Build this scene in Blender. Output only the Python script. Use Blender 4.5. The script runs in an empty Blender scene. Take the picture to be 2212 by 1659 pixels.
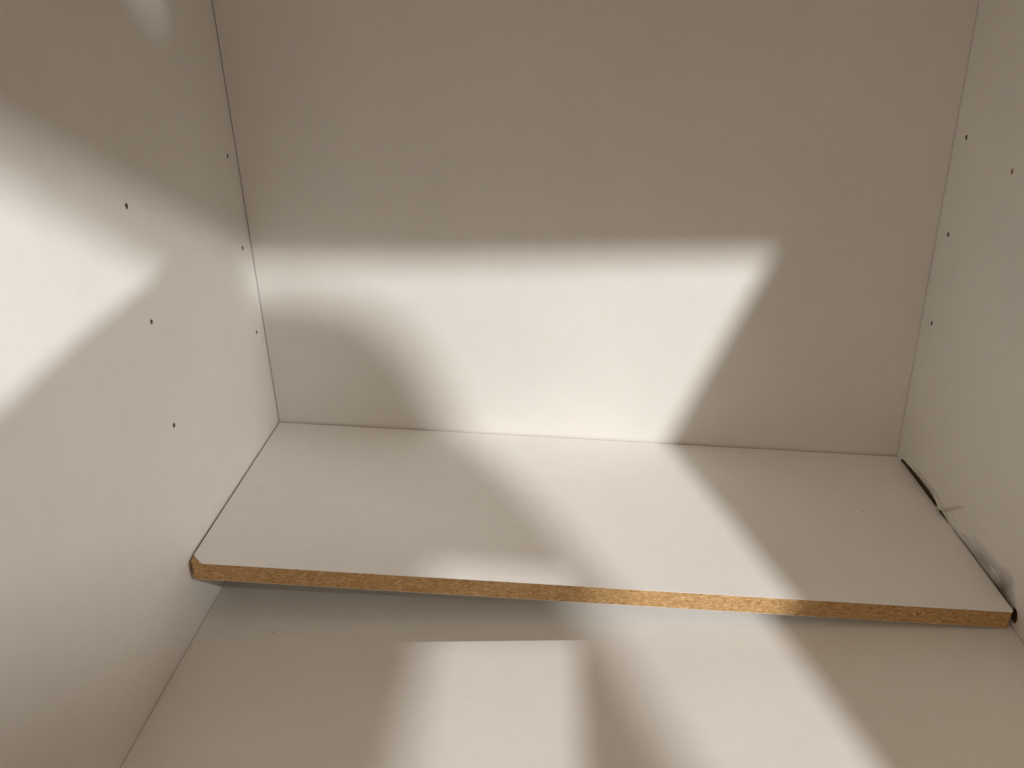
import bpy, bmesh, math, random
from mathutils import Vector, Matrix, noise

# All positions below are in cabinet widths (W); x right, f towards the front (world -Y), z up.
W = 0.72
SC = bpy.context.scene
def V(x, f, z): return Vector((x * W, -f * W, z * W))

# ---------------------------------------------------------------- camera
yaw, pitch, roll = -0.0610, 0.4255, -0.0353
fw = Vector((math.sin(yaw) * math.cos(pitch), math.cos(yaw) * math.cos(pitch), -math.sin(pitch)))
rt = Vector((math.cos(yaw), -math.sin(yaw), 0))
up = rt.cross(fw)
rt2 = math.cos(roll) * rt + math.sin(roll) * up
up2 = -math.sin(roll) * rt + math.cos(roll) * up
cam = bpy.data.objects.new('camera', bpy.data.cameras.new('camera'))
SC.collection.objects.link(cam)
m = Matrix((rt2, up2, -fw)).transposed().to_4x4()
m.translation = V(0.4572, 1.2286, 0.7161)
cam.matrix_world = m
cam.data.sensor_width = 36
cam.data.lens = 36 * 1859.2 / 2212
cam.data.clip_start = 0.01
cam.data.clip_end = 60
SC.camera = cam

# ---------------------------------------------------------------- world (dim warm room light), exposure
wd = bpy.data.worlds.new('World'); SC.world = wd; wd.use_nodes = True
bg = wd.node_tree.nodes['Background']
bg.inputs[0].default_value = (1.0, 0.78, 0.575, 1)
bg.inputs[1].default_value = 0.33
# room light comes more from the ceiling than from the floor
_nt = wd.node_tree
_tc = _nt.nodes.new('ShaderNodeTexCoord'); _sx = _nt.nodes.new('ShaderNodeSeparateXYZ'); _mr = _nt.nodes.new('ShaderNodeMapRange')
_mr.interpolation_type = 'SMOOTHSTEP'
_mr.inputs['From Min'].default_value = -0.6; _mr.inputs['From Max'].default_value = 0.9
_mr.inputs['To Min'].default_value = 0.165; _mr.inputs['To Max'].default_value = 0.455
_nt.links.new(_tc.outputs['Generated'], _sx.inputs[0]); _nt.links.new(_sx.outputs['Z'], _mr.inputs[0]); _nt.links.new(_mr.outputs[0], bg.inputs[1])
SC.view_settings.view_transform = 'Standard'
SC.view_settings.look = 'None'
SC.view_settings.exposure = 0
SC.view_settings.gamma = 1
SC.cycles.max_bounces = 10
SC.cycles.diffuse_bounces = 8

# ---------------------------------------------------------------- helpers
def link(name, me, parent=None, mats=()):
    o = bpy.data.objects.new(name, me); SC.collection.objects.link(o)
    for mm in mats: me.materials.append(mm)
    if parent: o.parent = parent
    return o
def frombm(name, bm, mat, parent=None, smooth=False):
    bmesh.ops.recalc_face_normals(bm, faces=bm.faces)
    me = bpy.data.meshes.new(name); bm.to_mesh(me); bm.free()
    if smooth:
        for p in me.polygons: p.use_smooth = True
    return link(name, me, parent, mat if isinstance(mat, (list, tuple)) else [mat])
def thing(name, label, cat, group=None):
    o = bpy.data.objects.new(name, None); SC.collection.objects.link(o)
    o['label'] = label; o['category'] = cat
    if group: o['group'] = group
    return o
def hexa(bm, P):
    """box from 8 points: 4 of one face, 4 of the opposite face"""
    v = [bm.verts.new(p) for p in P]
    for q in ((0,1,2,3),(7,6,5,4),(0,4,5,1),(1,5,6,2),(2,6,7,3),(3,7,4,0)):
        bm.faces.new([v[i] for i in q])
    return v

# ---------------------------------------------------------------- materials
def mat(name): 
    m_ = bpy.data.materials.new(name); m_.use_nodes = True
    nt = m_.node_tree; b = nt.nodes['Principled BSDF']
    return m_, nt, b
def N(nt, t, **k):
    n = nt.nodes.new(t)
    for a, v in k.items():
        if a in n.inputs: n.inputs[a].default_value = v
        else: setattr(n, a, v)
    return n
def ramp(nt, src, stops):
    r = nt.nodes.new('ShaderNodeValToRGB')
    e = r.color_ramp.elements
    while len(e) < len(stops): e.new(0.5)
    for i, (p, c) in enumerate(stops):
        e[i].position = p; e[i].color = (*c, 1)
    nt.links.new(src, r.inputs[0]); return r

def melamine(name, base, grime=()):
    m_, nt, b = mat(name)
    tc = N(nt, 'ShaderNodeTexCoord')
    n1 = N(nt, 'ShaderNodeTexNoise'); n1.inputs['Scale'].default_value = 9; n1.inputs['Detail'].default_value = 5
    nt.links.new(tc.outputs['Object'], n1.inputs['Vector'])
    lo = tuple(c * 0.965 for c in base)
    r1 = ramp(nt, n1.outputs['Fac'], [(0.35, lo), (0.65, base)])
    col = r1.outputs[0]
    # handling smudges: faint large streaks
    n2 = N(nt, 'ShaderNodeTexNoise'); n2.inputs['Scale'].default_value = 55; n2.inputs['Detail'].default_value = 8
    n2.inputs['Roughness'].default_value = 0.75
    nt.links.new(tc.outputs['Object'], n2.inputs['Vector'])
    r2 = ramp(nt, n2.outputs['Fac'], [(0.3, (0.975, 0.97, 0.96)), (0.6, (1, 1, 1))])
    mx = N(nt, 'ShaderNodeMix', data_type='RGBA', blend_type='MULTIPLY'); mx.inputs[0].default_value = 1
    nt.links.new(col, mx.inputs[6]); nt.links.new(r2.outputs[0], mx.inputs[7]); col = mx.outputs[2]
    # dirt blotches with a place of their own: (centre, radii, strength)
    for (c, rad, st, gcol) in grime:
        mp = N(nt, 'ShaderNodeMapping'); mp.vector_type = 'POINT'
        mp.inputs['Scale'].default_value = [1 / r_ for r_ in rad]
        mp.inputs['Location'].default_value = [-a / r_ for a, r_ in zip(c, rad)]
        nt.links.new(tc.outputs['Object'], mp.inputs['Vector'])
        nz = N(nt, 'ShaderNodeTexNoise'); nz.inputs['Scale'].default_value = 1.7; nz.inputs['Detail'].default_value = 6
        nt.links.new(mp.outputs[0], nz.inputs['Vector'])
        ln = N(nt, 'ShaderNodeVectorMath', operation='LENGTH'); nt.links.new(mp.outputs[0], ln.inputs[0])
        ad = N(nt, 'ShaderNodeMath', operation='ADD'); nt.links.new(ln.outputs['Value'], ad.inputs[0]); nt.links.new(nz.outputs['Fac'], ad.inputs[1])
        rr = N(nt, 'ShaderNodeMapRange'); rr.inputs['From Min'].default_value = 1.45; rr.inputs['From Max'].default_value = 0.6
        rr.inputs['To Min'].default_value = 0; rr.inputs['To Max'].default_value = st
        nt.links.new(ad.outputs[0], rr.inputs[0])
        m2 = N(nt, 'ShaderNodeMix', data_type='RGBA'); m2.inputs[7].default_value = (*gcol, 1)
        nt.links.new(rr.outputs[0], m2.inputs[0]); nt.links.new(col, m2.inputs[6]); col = m2.outputs[2]
    nt.links.new(col, b.inputs['Base Color'])
    b.inputs['Roughness'].default_value = 0.48
    b.inputs['Specular IOR Level'].default_value = 0.35
    n3 = N(nt, 'ShaderNodeTexNoise'); n3.inputs['Scale'].default_value = 900; n3.inputs['Detail'].default_value = 3
    nt.links.new(tc.outputs['Object'], n3.inputs['Vector'])
    bp = N(nt, 'ShaderNodeBump'); bp.inputs['Strength'].default_value = 0.06; bp.inputs['Distance'].default_value = 0.0004
    nt.links.new(n3.outputs['Fac'], bp.inputs['Height']); nt.links.new(bp.outputs[0], b.inputs['Normal'])
    return m_

WHITE = (0.80, 0.788, 0.762)
dirt = (0.10, 0.065, 0.035)
M_back = melamine('white_melamine_back', WHITE)
M_side = melamine('white_melamine_side', WHITE)
def wpt(x, f, z): return tuple(V(x, f, z))
M_right = melamine('white_melamine_scuffed', WHITE, grime=[
    (wpt(0.9975, 0.300, 0.034), (0.02, 0.055, 0.016), 0.55, dirt),
    (wpt(0.9985, 0.345, 0.030), (0.02, 0.022, 0.022), 0.75, dirt),
    (wpt(0.9950, 0.110, 0.030), (0.02, 0.060, 0.012), 0.6, dirt),
])
M_floor = melamine('white_melamine_floor', WHITE)
M_shelf = melamine('white_melamine_shelf', (0.87, 0.86, 0.838))

def chipboard(name, dark=1.0):
    m_, nt, b = mat(name)
    tc = N(nt, 'ShaderNodeTexCoord')
    mp = N(nt, 'ShaderNodeMapping'); mp.inputs['Scale'].default_value = (1, 1.6, 2.2)
    nt.links.new(tc.outputs['Object'], mp.inputs['Vector'])
    nz = N(nt, 'ShaderNodeTexNoise'); nz.inputs['Scale'].default_value = 140; nz.inputs['Detail'].default_value = 4
    nt.links.new(mp.outputs[0], nz.inputs['Vector'])
    mxv = N(nt, 'ShaderNodeMix', data_type='VECTOR'); mxv.inputs[0].default_value = 0.012
    nt.links.new(mp.outputs[0], mxv.inputs[4]); nt.links.new(nz.outputs['Color'], mxv.inputs[5])
    v1 = N(nt, 'ShaderNodeTexVoronoi'); v1.inputs['Scale'].default_value = 420
    nt.links.new(mxv.outputs[1], v1.inputs['Vector'])
    sep = N(nt, 'ShaderNodeSeparateColor'); nt.links.new(v1.outputs['Color'], sep.inputs[0])
    d = dark
    r1 = ramp(nt, sep.outputs[0], [(0.0, (0.25*d, 0.125*d, 0.045*d)), (0.05, (0.40*d, 0.225*d, 0.085*d)), (0.5, (0.49*d, 0.305*d, 0.138*d)), (0.85, (0.54*d, 0.35*d, 0.17*d)), (1.0, (0.64*d, 0.46*d, 0.26*d))])
    n2 = N(nt, 'ShaderNodeTexNoise'); n2.inputs['Scale'].default_value = 420; n2.inputs['Detail'].default_value = 6; n2.inputs['Roughness'].default_value = 0.7
    nt.links.new(mp.outputs[0], n2.inputs['Vector'])
    r2 = ramp(nt, n2.outputs['Fac'], [(0.25, (0.70, 0.64, 0.58)), (0.42, (0.97, 0.97, 0.97)), (0.7, (1.06, 1.05, 1.03))])
    mx = N(nt, 'ShaderNodeMix', data_type='RGBA', blend_type='MULTIPLY'); mx.inputs[0].default_value = 0.85
    nt.links.new(r1.outputs[0], mx.inputs[6]); nt.links.new(r2.outputs[0], mx.inputs[7])
    nt.links.new(mx.outputs[2], b.inputs['Base Color'])
    b.inputs['Roughness'].default_value = 0.85; b.inputs['Specular IOR Level'].default_value = 0.2
    bp = N(nt, 'ShaderNodeBump'); bp.inputs['Strength'].default_value = 0.25; bp.inputs['Distance'].default_value = 0.0006
    nt.links.new(n2.outputs['Fac'], bp.inputs['Height']); nt.links.new(bp.outputs[0], b.inputs['Normal'])
    return m_
M_chip = chipboard('chipboard', 1.04)
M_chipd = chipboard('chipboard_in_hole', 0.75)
M_torn = chipboard('dark_torn_chipboard', 0.32)  # same chipboard in a much darker tone

def plain(name, c, rough=0.8):
    m_, nt, b = mat(name)
    n = N(nt, 'ShaderNodeTexNoise'); n.inputs['Scale'].default_value = 60; n.inputs['Detail'].default_value = 5
    tc = N(nt, 'ShaderNodeTexCoord'); nt.links.new(tc.outputs['Object'], n.inputs['Vector'])
    r = ramp(nt, n.outputs['Fac'], [(0.3, tuple(a * 0.8 for a in c)), (0.7, c)])
    nt.links.new(r.outputs[0], b.inputs['Base Color']); b.inputs['Roughness'].default_value = rough
    return m_
M_hard = plain('brown_hardboard', (0.30, 0.20, 0.115))
M_black = plain('black_lamp_mask', (0.012, 0.012, 0.012))  # for the boxes and plates added to mask the lamps
M_speck = plain('dark_dirt_crumb', (0.07, 0.045, 0.025))
M_paper = plain('torn_white_foil', (0.80, 0.76, 0.68), 0.6)
M_ground = plain('grey_brown_room_floor', (0.11, 0.08, 0.055))

# ---------------------------------------------------------------- room floor under the cabinet
bm = bmesh.new()
hexa(bm, [V(-4,-1.5,-0.16),V(5,-1.5,-0.16),V(5,8,-0.16),V(-4,8,-0.16),V(-4,-1.5,-0.2),V(5,-1.5,-0.2),V(5,8,-0.2),V(-4,8,-0.2)])
g = frombm('floor', bm, M_ground); g['kind'] = 'structure'

# ---------------------------------------------------------------- the cabinet
DEP, HGT, TH = 0.80, 0.95, 0.025
cab = thing('cabinet', 'white melamine cabinet seen from its open front, drilled with pin holes, holding the loose shelf', 'cabinet')
def lx(f, z): return 0.0015 * (z - .3) - 0.0035 * (f - .3)
def rx(f, z): return 1 + 0.0062 * (z - .3) + 0.0197 * (f - .3)

H0, HS, D1, D2 = 0.5244, 0.1305, 0.0336, 0.3401
left_holes = [(D1, H0), (D1, H0 - HS), (D1, H0 - 2 * HS), (D2, H0), (D2, H0 - HS), (D2, H0 - 2 * HS)]
right_holes = [(D1, H0), (D1, H0 - HS), (D1, H0 - 2 * HS), (0.1628, 0.5040)]
HR = 0.0030   # hole radius

def side_panel(sfun, holes, out, M_, label, outer, gouges=()):
    """inner face with real round holes, outer face, edges; holes are tubes into the board"""
    bm = bmesh.new(); rnd = random.Random(len(holes) + (7 if out > 0 else 3))
    def p3(f, z, d=0): return V(sfun(f, z) + out * d, f, z)
    ov = [bm.verts.new(p3(f, z)) for f, z in outer]
    edges = [bm.edges.new((ov[i], ov[(i + 1) % len(ov)])) for i in range(len(ov))]
    rings = []
    for (f, z) in holes:
        n = 18; ring = []
        el = rnd.uniform(1.05, 1.3)
        for k in range(n):
            a = 2 * math.pi * k / n
            r = HR * (1 + 0.10 * math.sin(2 * a + f * 40) + rnd.uniform(-.06, .06))
            ring.append((f + r * math.cos(a), z + el * r * math.sin(a)))
        rv = [bm.verts.new(p3(*q)) for q in ring]
        edges += [bm.edges.new((rv[i], rv[(i + 1) % n])) for i in range(n)]
        rings.append((ring, rv))
    torn = []
    for pl in gouges:                              # openings where the foil and the board face have been torn away
        ring = []
        for i in range(len(pl)):
            a, b = pl[i], pl[(i + 1) % len(pl)]
            k = max(1, int(math.dist(a, b) / .0028))
            for j in range(k):
                t = j / k
                ring.append((a[0] + (b[0] - a[0]) * t + rnd.uniform(-1, 1) * .0006, a[1] + (b[1] - a[1]) * t + rnd.uniform(-1, 1) * .0006))
        rv = [bm.verts.new(p3(*q)) for q in ring]
        edges += [bm.edges.new((rv[i], rv[(i + 1) % len(rv)])) for i in range(len(rv))]
        torn.append(ring)
    bmesh.ops.triangle_fill(bm, use_beauty=True, edges=edges)
    ov2 = [bm.verts.new(p3(f, z, TH)) for f, z in outer]
    for i in range(len(ov)):
        j = (i + 1) % len(ov); bm.faces.new((ov[i], ov[j], ov2[j], ov2[i]))
    bm.faces.new(ov2)
    o = frombm('side_panel', bm, M_, cab); o['label'] = label
    for (ring, rv) in rings:                       # brown drilled bore behind each opening
        bm = bmesh.new(); n = len(ring)
        cf = sum(q[0] for q in ring) / n; cz = sum(q[1] for q in ring) / n
        def sc(q, s): return (cf + (q[0] - cf) * s, cz + (q[1] - cz) * s)
        a = [bm.verts.new(p3(*sc(q, 1.03), 0.0005)) for q in ring]
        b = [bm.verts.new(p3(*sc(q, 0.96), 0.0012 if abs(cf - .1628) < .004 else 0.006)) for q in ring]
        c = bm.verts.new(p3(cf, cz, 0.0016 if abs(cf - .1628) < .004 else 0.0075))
        for i in range(n):
            j = (i + 1) % n
            bm.faces.new((a[i], a[j], b[j], b[i])); bm.faces.new((b[i], b[j], c))
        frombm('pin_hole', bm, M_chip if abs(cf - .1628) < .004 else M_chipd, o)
        # laminate lifted round the drilled rim
        bm = bmesh.new()
        inn = [bm.verts.new(p3(*sc(q, 1.0), -0.0002)) for q in ring]
        mid = [bm.verts.new(p3(*sc(q, 1.16), -0.0007 * (0.4 + rnd.random()))) for q in ring]
        otr = [bm.verts.new(p3(*sc(q, 1.75), 0.0003)) for q in ring]
        for i in range(n):
            j = (i + 1) % n
            bm.faces.new((inn[i], inn[j], mid[j], mid[i])); bm.faces.new((mid[i], mid[j], otr[j], otr[i]))
        frombm('hole_rim', bm, M_, o, True)
    for ring in torn:                              # rough chipboard bottom of each torn place
        bm = bmesh.new(); n = len(ring)
        a = [bm.verts.new(p3(*q, 0.0003)) for q in ring]
        b = [bm.verts.new(p3(*q, rnd.uniform(.0035, .0055))) for q in ring]
        for i in range(n):
            j = (i + 1) % n; bm.faces.new((a[i], a[j], b[j], b[i]))
        bm.faces.new(b); bmesh.ops.triangulate(bm, faces=[f_ for f_ in bm.faces if len(f_.verts) > 4])
        frombm('torn_hollow', bm, M_torn, o)
    return o
SPL = side_panel(lx, left_holes, -1, M_side, 'left side panel with two columns of pin holes', [(-0.03, -0.03), (DEP, -0.03), (DEP, HGT), (-0.03, HGT)])
SPR = side_panel(rx, right_holes, 1, M_right, 'scuffed right side panel with torn foil beside the loose shelf',
                 [(-0.03, -0.03), (.60, -0.03), (.50, 0.0), (.13, 0.72), (0.0, 0.875), (-0.03, 0.875)],
                 [[(.0154,.0291),(.0276,.0330),(.0649,.0352),(.1083,.0362),(.1269,.0348),(.1500,.0305),(.1475,.0224),(.1426,.004),(.0529,.003),(.016,.010)],
                  [(.1522,.0203),(.1642,.0305),(.1788,.0292),(.1962,.0235),(.190,.008),(.156,.006)],
                  [(.2376,.0241),(.2428,.0278),(.2594,.0269),(.260,.012),(.240,.012)],
                  [(.3437,.0216),(.3520,.0268),(.3690,.0270),(.3790,.0240),(.3830,.0170),(.3805,.0080),(.345,.006)]])   # slanted front edge, cut out of view so the lamps shine past

# back panel: joint left open a hair at both sides, brown hardboard behind the joint
bm = bmesh.new()
gl, gr = 0.0011, 0.0006
HB = 0.93
def bpx(x, z): return (lx(0, z) + gl) if x == 0 else (rx(0, z) - gr)
hexa(bm, [V(bpx(0,-.03),0,-.03),V(bpx(1,-.03),0,-.03),V(bpx(1,HB),0,HB),V(bpx(0,HB),0,HB),
          V(bpx(0,-.03),-.004,-.03),V(bpx(1,-.03),-.004,-.03),V(bpx(1,HB),-.004,HB),V(bpx(0,HB),-.004,HB)])
frombm('back_panel', bm, M_back, cab)
bm = bmesh.new()
hexa(bm, [V(lx(0,0)+.0002,-.005,-.03),V(rx(0,0)-.0002,-.005,-.03),V(rx(0,.9)-.0002,-.005,HB),V(lx(0,.9)+.0002,-.005,HB),
          V(lx(0,0)+.0002,-.022,-.03),V(rx(0,0)-.0002,-.022,-.03),V(rx(0,.9)-.0002,-.022,HB),V(lx(0,.9)+.0002,-.022,HB)])
frombm('rear_hardboard', bm, M_hard, cab)
# bottom panel
bm = bmesh.new(); g1 = 0.0008
P = [V(lx(.0008,0)+g1,.0008,0),V(rx(.0008,0)-g1,.0008,0),V(rx(DEP,0)-g1,DEP,0),V(lx(DEP,0)+g1,DEP,0)]
hexa(bm, P + [p - Vector((0,0,.018)) for p in P])
frombm('bottom_panel', bm, M_floor, cab)
bm = bmesh.new()
P = [V(lx(0,0)+.0003,.0003,-.0262),V(rx(0,0)-.0003,.0003,-.0262),V(rx(DEP,0)-.0003,DEP-.01,-.0262),V(lx(DEP,0)+.0003,DEP-.01,-.0262)]
hexa(bm, P + [p - Vector((0,0,.004)) for p in P])
frombm('bottom_hardboard', bm, M_hard, cab)

# ---------------------------------------------------------------- the loose shelf
sh = thing('shelf_board', 'loose white shelf with raw chipboard front edge, wedged tilted between the side panels', 'shelf')
DZ = 0.0012
BL = Vector((0.0026, 0.0027, 0.0941 + DZ)); BR = Vector((0.9946, 0.0027, 0.0243 + DZ)); ZF = 0.0012
uxv = (BR - BL); SL = uxv.length; uxv.normalize()
uf = Vector((0, 0.3793, ZF)); SD = uf.length; uf.normalize()
un = uxv.cross(uf)
if un.z < 0: un = -un
STH = 0.0247
def sp(a, b, d=0):      # a along the shelf, b towards the front, d below the top surface (all in W)
    q = BL + uxv * a + uf * b - un * d
    return V(q.x, q.y, q.z)
LAM = 0.0006
# outline of the core, worn round at the front corners
core = [(0, 0), (SL, 0), (SL, SD - .006), (SL - .0012, SD - .0018), (SL - .0042, SD)]
core += [(0.004, SD), (0.0012, SD - 0.0022), (-0.0005, SD - .006)]
bm = bmesh.new(); rnd = random.Random(5)
# core as rings through its thickness so the worn left corner can slope and the front edge is slightly rough
rows = 9
def edgepts():
    pts = []
    n = len(core)
    for i in range(n):
        a, b = core[i], core[(i + 1) % n]
        k = 150 if i == 4 else 1
        for j in range(k): pts.append((a[0] + (b[0] - a[0]) * j / k, a[1] + (b[1] - a[1]) * j / k))
    return pts
ep = edgepts(); grid = []
for r in range(rows):
    t = r / (rows - 1); d = LAM + (STH - 2 * LAM) * t; ring = []
    for (a, b) in ep:
        aa, bb = a, b
        if b > SD - .0001:
            bb += 0.00014 * noise.noise(Vector((a * 140, t * 6, 1.3))) - .0003
        if a < 0.012 and b > SD - .012:
            w = (1 - a / 0.012) * (b - SD + .012) / .012
            aa += w * (0.0008 + 0.0034 * t)              # broken corner slopes in towards the underside
            bb -= w * (0.0028 * (1 - t) ** 3) 
        ring.append(bm.verts.new(sp(aa, bb, d + (0.0014 * max(0, 1 - a / .016) * max(0, (b - SD + .014) / .014) if r == 0 else 0))))
    grid.append(ring)
n = len(ep)
for r in range(rows - 1):
    for i in range(n):
        j = (i + 1) % n
        bm.faces.new((grid[r][i], grid[r][j], grid[r + 1][j], grid[r + 1][i]))
bm.faces.new(grid[0]); bm.faces.new(grid[-1][::-1])
frombm('chipboard_core', bm, M_chip, sh)
# laminate sheets: the top one chipped away at the front left corner
chip = [(0.0165, SD), (0.0140, SD - .0030), (0.0118, SD - .0026), (0.0106, SD - .0062), (0.0084, SD - .0068), (0.0066, SD - .0098), (0.0040, SD - .0112), (0.0022, SD - .0142), (0, SD - .0150)]
front = []
for k in range(0, 161):
    a = (SL - .0035) + (0.0165 - SL + .0035) * k / 160
    front.append((a, SD + 0.00005 * noise.noise(Vector((a * 300, 4, 2))) + 0.00005 * (rnd.random() - .5)))
top = [(0, 0), (SL, 0), (SL, SD - .0050), (SL - .0009, SD - .0014)] + front + chip[1:]
def sheet(name, poly, d0, d1, m_):
    bm = bmesh.new()
    a = [bm.verts.new(sp(x, y, d0)) for x, y in poly]; b = [bm.verts.new(sp(x, y, d1)) for x, y in poly]
    nn = len(poly)
    for i in range(nn): bm.faces.new((a[i], a[(i + 1) % nn], b[(i + 1) % nn], b[i]))
    bm.faces.new(a); bm.faces.new(b[::-1])
    bmesh.ops.triangulate(bm, faces=[f_ for f_ in bm.faces if len(f_.verts) > 4])
    return frombm(name, bm, m_, sh)
sheet('top_laminate', top, 0, LAM - .00004, M_shelf)
sheet('bottom_laminate', [(0, 0), (SL, 0), (SL, SD - .004), (SL - .003, SD - .0006), (.006, SD - .0006), (.002, SD - .006)], STH - LAM + .00004, STH, M_shelf)

# ---------------------------------------------------------------- crumbs and specks of dirt
def specks(parent, pts, frame, name='dirt_speck'):
    rnd = random.Random(11)
    for (a, b, s) in pts:
        bm = bmesh.new()
        bmesh.ops.create_icosphere(bm, subdivisions=1, radius=1)
        o3 = frame(a, b)
        for v in bm.verts:
            c = v.co; v.co = Vector((c.x * s * W * rnd.uniform(.7, 1.3), c.y * s * W * rnd.uniform(.6, 1.2), (c.z + .6) * s * W * .35)) + o3
        frombm(name, bm, M_speck, parent)
specks(SHELF := sh, [(0.8826, 0.172, .0010), (0.085, 0.16, .0007), (0.30, 0.045, .0006), (0.035, 0.20, .0008), (0.21, .05, .0005), (0.50, .006, .0007), (0.255, 0.12, .0005)], lambda a, b: sp(a, b, 0))
specks(cab, [(0.025, 0.304, .0009), (0.0982, 0.395, .0010), (0.0309, 0.3945, .0008), (0.0135, 0.350, .0007), (0.03, 0.463, .0007), (0.16, .35, .0005), (0.07, .47, .0005), (0.35, .5, .0004)], lambda a, b: V(a, b, 0.0))

# ---------------------------------------------------------------- torn foil and swollen board on the right side panel
def flap(pts, width, lift, name='torn_foil'):
    """curled strip along pts (f, z) on the right panel; its lower edge stands off the board"""
    bm = bmesh.new(); prev = None
    for i, (f, z) in enumerate(pts):
        t = i / (len(pts) - 1)
        w = width * math.sin(math.pi * (0.12 + 0.80 * t)) + .0006
        l = lift * math.sin(math.pi * min(1, t * 1.05 + .03))
        a = V(rx(f, z) + .0003, f, z + w); b = V(rx(f, z) - l * .35, f + w * .1, z + w * .4); c = V(rx(f, z) - l, f + w * .2, z)
        vs = [bm.verts.new(p) for p in (a, b, c)]
        if prev:
            bm.faces.new((prev[0], vs[0], vs[1], prev[1])); bm.faces.new((prev[1], vs[1], vs[2], prev[2]))
        prev = vs
    o = frombm(name, bm, M_paper, SPR, True)
    md = o.modifiers.new('thick', 'SOLIDIFY'); md.thickness = 0.0005
    return o
flap([(.1351,.0400),(.1417,.0375),(.1518,.0340),(.162,.0325),(.1691,.0318),(.1805,.0302),(.1957,.0252),(.2043,.0240)], .0036, .0030)
flap([(.1477,.0215),(.1544,.0264),(.162,.0300),(.170,.0335),(.178,.0388),(.1921,.0498),(.2051,.0600),(.2218,.0711)], .0026, .0042)
flap([(.2150,.0285),(.2289,.0310),(.2380,.0325),(.2445,.0334)], .0040, .0036)
flap([(.300,.0372),(.3181,.0385),(.3300,.0362)], .0026, .0024)
def lump(f0, z0, rf, rz, h, seed, name='swollen_patch'):
    bm = bmesh.new(); NU, NV = 28, 18; g_ = []
    for i in range(NU + 1):
        row = []
        for j in range(NV + 1):
            u = i / NU * 2 - 1; v = j / NV * 2 - 1
            r2 = min(1, u * u + v * v); e = (1 - r2) ** 1.5
            hh = h * e * (0.75 + 0.55 * noise.noise(Vector((u * 1.8 + seed, v * 1.8, seed)))) + h * .10 * e * noise.noise(Vector((u * 7, v * 7, seed)))
            f = f0 + u * rf; z = z0 + v * rz
            row.append(bm.verts.new(V(rx(f, z) - hh + (0.0004 if r2 >= .97 else 0), f, z)))
        g_.append(row)
    for i in range(NU):
        for j in range(NV): bm.faces.new((g_[i][j], g_[i + 1][j], g_[i + 1][j + 1], g_[i][j + 1]))
    return frombm(name, bm, M_right, SPR, True)
lump(0.216, 0.044, 0.024, 0.018, 0.0044, 2.2)
lump(0.300, 0.050, 0.070, 0.034, 0.0028, 5.1)

# ---------------------------------------------------------------- unseen lamps in added boxes, plates cut to shape the light
def spot(name, label, S, aim, boxd, plates, radius, power, colour, hw=None):
    """S lamp point, aim point, plates = [(distance, outline holes/blockers on a virtual plane, mode, projector)]"""
    S3 = V(*S); ax = (V(*aim) - S3).normalized()
    e1 = ax.cross(Vector((0, 0, 1)));
    if e1.length < .1: e1 = ax.cross(Vector((0, 1, 0)))
    e1.normalize(); e2 = e1.cross(ax)
    t = thing(name, label, 'lamp'); 
    L = bpy.data.lights.new(name + '_bulb', 'AREA'); L.shape = 'DISK'; L.size = radius * 2; L.energy = power; L.color = colour
    lo = bpy.data.objects.new('bulb', L); SC.collection.objects.link(lo); lo.parent = t
    lo.matrix_world = Matrix.Translation(S3) @ ax.to_track_quat('-Z', 'Y').to_matrix().to_4x4()
    hw = hw or boxd * .62
    def P(x, y, d): return S3 + e1 * x + e2 * y + ax * d
    def toplate(pt, d):
        v = V(*pt) - S3; k = d / v.dot(ax); q = v * k
        return q.dot(e1), q.dot(e2)
    # housing: open-fronted box added to hold back stray light
    bm = bmesh.new(); tk = .004
    for sx, sy in ((1, 0), (-1, 0), (0, 1), (0, -1)):
        if sx: c = [(sx * hw, -hw - tk), (sx * (hw + tk), -hw - tk), (sx * (hw + tk), hw + tk), (sx * hw, hw + tk)]
        else: c = [(-hw + .0005, sy * hw), (hw - .0005, sy * hw), (hw - .0005, sy * (hw + tk)), (-hw + .0005, sy * (hw + tk))]
        hexa(bm, [P(x, y, -.05) for x, y in c] + [P(x, y, boxd) for x, y in c])
    c = [(-hw - tk, -hw - tk), (hw + tk, -hw - tk), (hw + tk, hw + tk), (-hw - tk, hw + tk)]
    hexa(bm, [P(x, y, -.051) for x, y in c] + [P(x, y, -.055) for x, y in c])
    frombm('mask_box', bm, M_black, t)
    for (d, poly, mode) in plates:
        pts = [toplate(q, d) for q in poly] if isinstance(poly[0], tuple) else None
        polys = [pts] if pts else [[toplate(q, d) for q in pl] for pl in poly]
        bm = bmesh.new()
        if mode == 'hole':
            o4 = [(-hw + .0005, -hw + .0005), (hw - .0005, -hw + .0005), (hw - .0005, hw - .0005), (-hw + .0005, hw - .0005)]
            if d >= boxd - .001: o4 = [(x * 1.01, y * 1.01) for x, y in o4]
            vs = [bm.verts.new(P(x, y, d)) for x, y in o4]
            ed = [bm.edges.new((vs[i], vs[(i + 1) % 4])) for i in range(4)]
            for pl in polys:
                hv = [bm.verts.new(P(x, y, d)) for x, y in pl]
                ed += [bm.edges.new((hv[i], hv[(i + 1) % len(hv)])) for i in range(len(hv))]
            bmesh.ops.triangle_fill(bm, use_beauty=True, edges=ed)
            frombm('mask_plate', bm, M_black, t)
        else:
            for pl in polys:
                bm.faces.new([bm.verts.new(P(x, y, d)) for x, y in pl])
            bmesh.ops.triangulate(bm, faces=bm.faces)
            frombm('mask_blade', bm, M_black, t)
    return t

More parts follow.
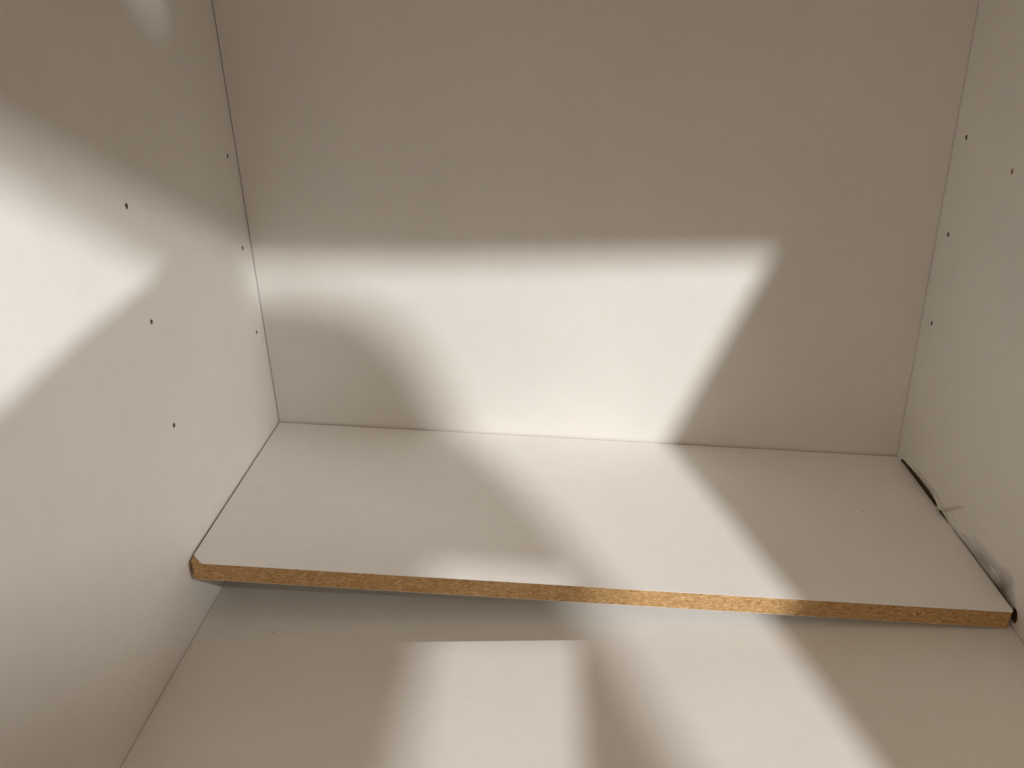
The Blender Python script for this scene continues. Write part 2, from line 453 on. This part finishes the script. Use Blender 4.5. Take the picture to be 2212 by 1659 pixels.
# lamp in front, to the right: added plates shape the parallelogram on the back panel, the wedge on the left panel, the band over the shelf
S1 = (2.689, 4.0, 2.32)
def vz(x, z): return (x, 0.0, z)
win = [vz(-.02, .358), vz(.86, .358), vz(.72, .055), vz(.60, -.27), vz(.48, -.60), vz(-.02, -.60)]
win2 = [vz(-.95, .342), vz(-.41, .318), vz(-.30, .302), vz(-.165, .285), vz(-.165, .18), vz(-.95, -.45)]
wedge = [vz(-1.2, -.455), vz(-.49, .075), vz(-.365, .175), vz(-.19, .305), vz(-.16, .36), vz(-.09, .36), vz(-.09, -.8), vz(-1.2, -.8)]
rake = [vz(.88, .70), vz(.765, .358), vz(.627, .055), vz(.585, -.06), vz(.535, -.175), vz(.500, -.27), vz(.440, -.40), vz(.34, -.60), vz(1.1, -.60), vz(1.1, .70)]
slit = [vz(-.150, 1.0), vz(-.127, 1.0), vz(-.130, .622), vz(-.150, .622)]
head_mask = [vz(-.10, .20), vz(-.10, .325), vz(-.02, .325), vz(.05, .318), vz(.11, .306),  # outline of an unseen head, added as a blade for its shadow
        vz(.17, .278), vz(.215, .238), vz(.250, .18), vz(.280, .10), vz(.308, .02), vz(.302, -.06), vz(.290, -.14), vz(.275, -.23), vz(.248, -.32), vz(.215, -.40), vz(.15, -.55), vz(0, -.9), vz(-.10, -.9)]
spot('front_lamp', 'unseen lamp at front right in an added black box with plates shaping its light', S1, (0.1, 0, .05), 1.20,
     [(.60, [win, win2, slit], 'hole'), (.43, head_mask, 'blade'), (1.19, wedge, 'blade'), (.80, rake, 'blade')], .0048, 106.0, (1.0, .985, .965), .37)
# weaker lamp further round to the right: added plates keep its light on the left panel, below the same top line
S3 = (4.6, 2.2, 1.44)
w3 = [vz(-2.6, .384), vz(.33, .378), vz(.27, .05), vz(.05, -.10), vz(-.15, -.18), vz(-.5, -.42), vz(-2.6, -.62)]
b3 = [vz(-2.8, -.40), vz(-1.8, -.315), vz(-.9, -.25), vz(.2, -.19), vz(.5, -1.0), vz(-2.8, -1.2)]
b4 = [vz(.16, .8), vz(.14, .33), vz(.05, .27), vz(.0, .08), vz(-.10, -.02), vz(-.22, -.11), vz(-.45, -.30), vz(.9, -.30), vz(.9, .8)]
spot('side_lamp', 'unseen lamp far to the right in an added black box with plates shaping its light', S3, (-.8, 0, .0), .60,
     [(.60, w3, 'hole'), (.22, b3, 'blade'), (.28, b4, 'blade')], .0048, 36.0, (1.0, .98, .955))
# lamp overhead behind: added plates shape the soft rectangle on the cabinet bottom in front of the shelf
S2 = (0.40, -0.33, 2.05)
w2 = [(.150, .25, 0), (.474, .25, 0), (.474, 1.3, 0), (.150, 1.3, 0)]
b2 = [(.05, .2, 0), (.293, .2, 0), (.293, 1.5, 0), (.05, 1.5, 0)]
b5 = [(0, .15, 0), (.6, .15, 0), (.6, .388, 0), (0, .388, 0)]
spot('overhead_lamp', 'unseen lamp above the back in an added black box with plates shaping its light', S2, (0.35, 0.75, 0), .5,
     [(.5, w2, 'hole'), (.33, b2, 'blade'), (.28, b5, 'blade')], .0080, 11.5, (1.0, .97, .94))
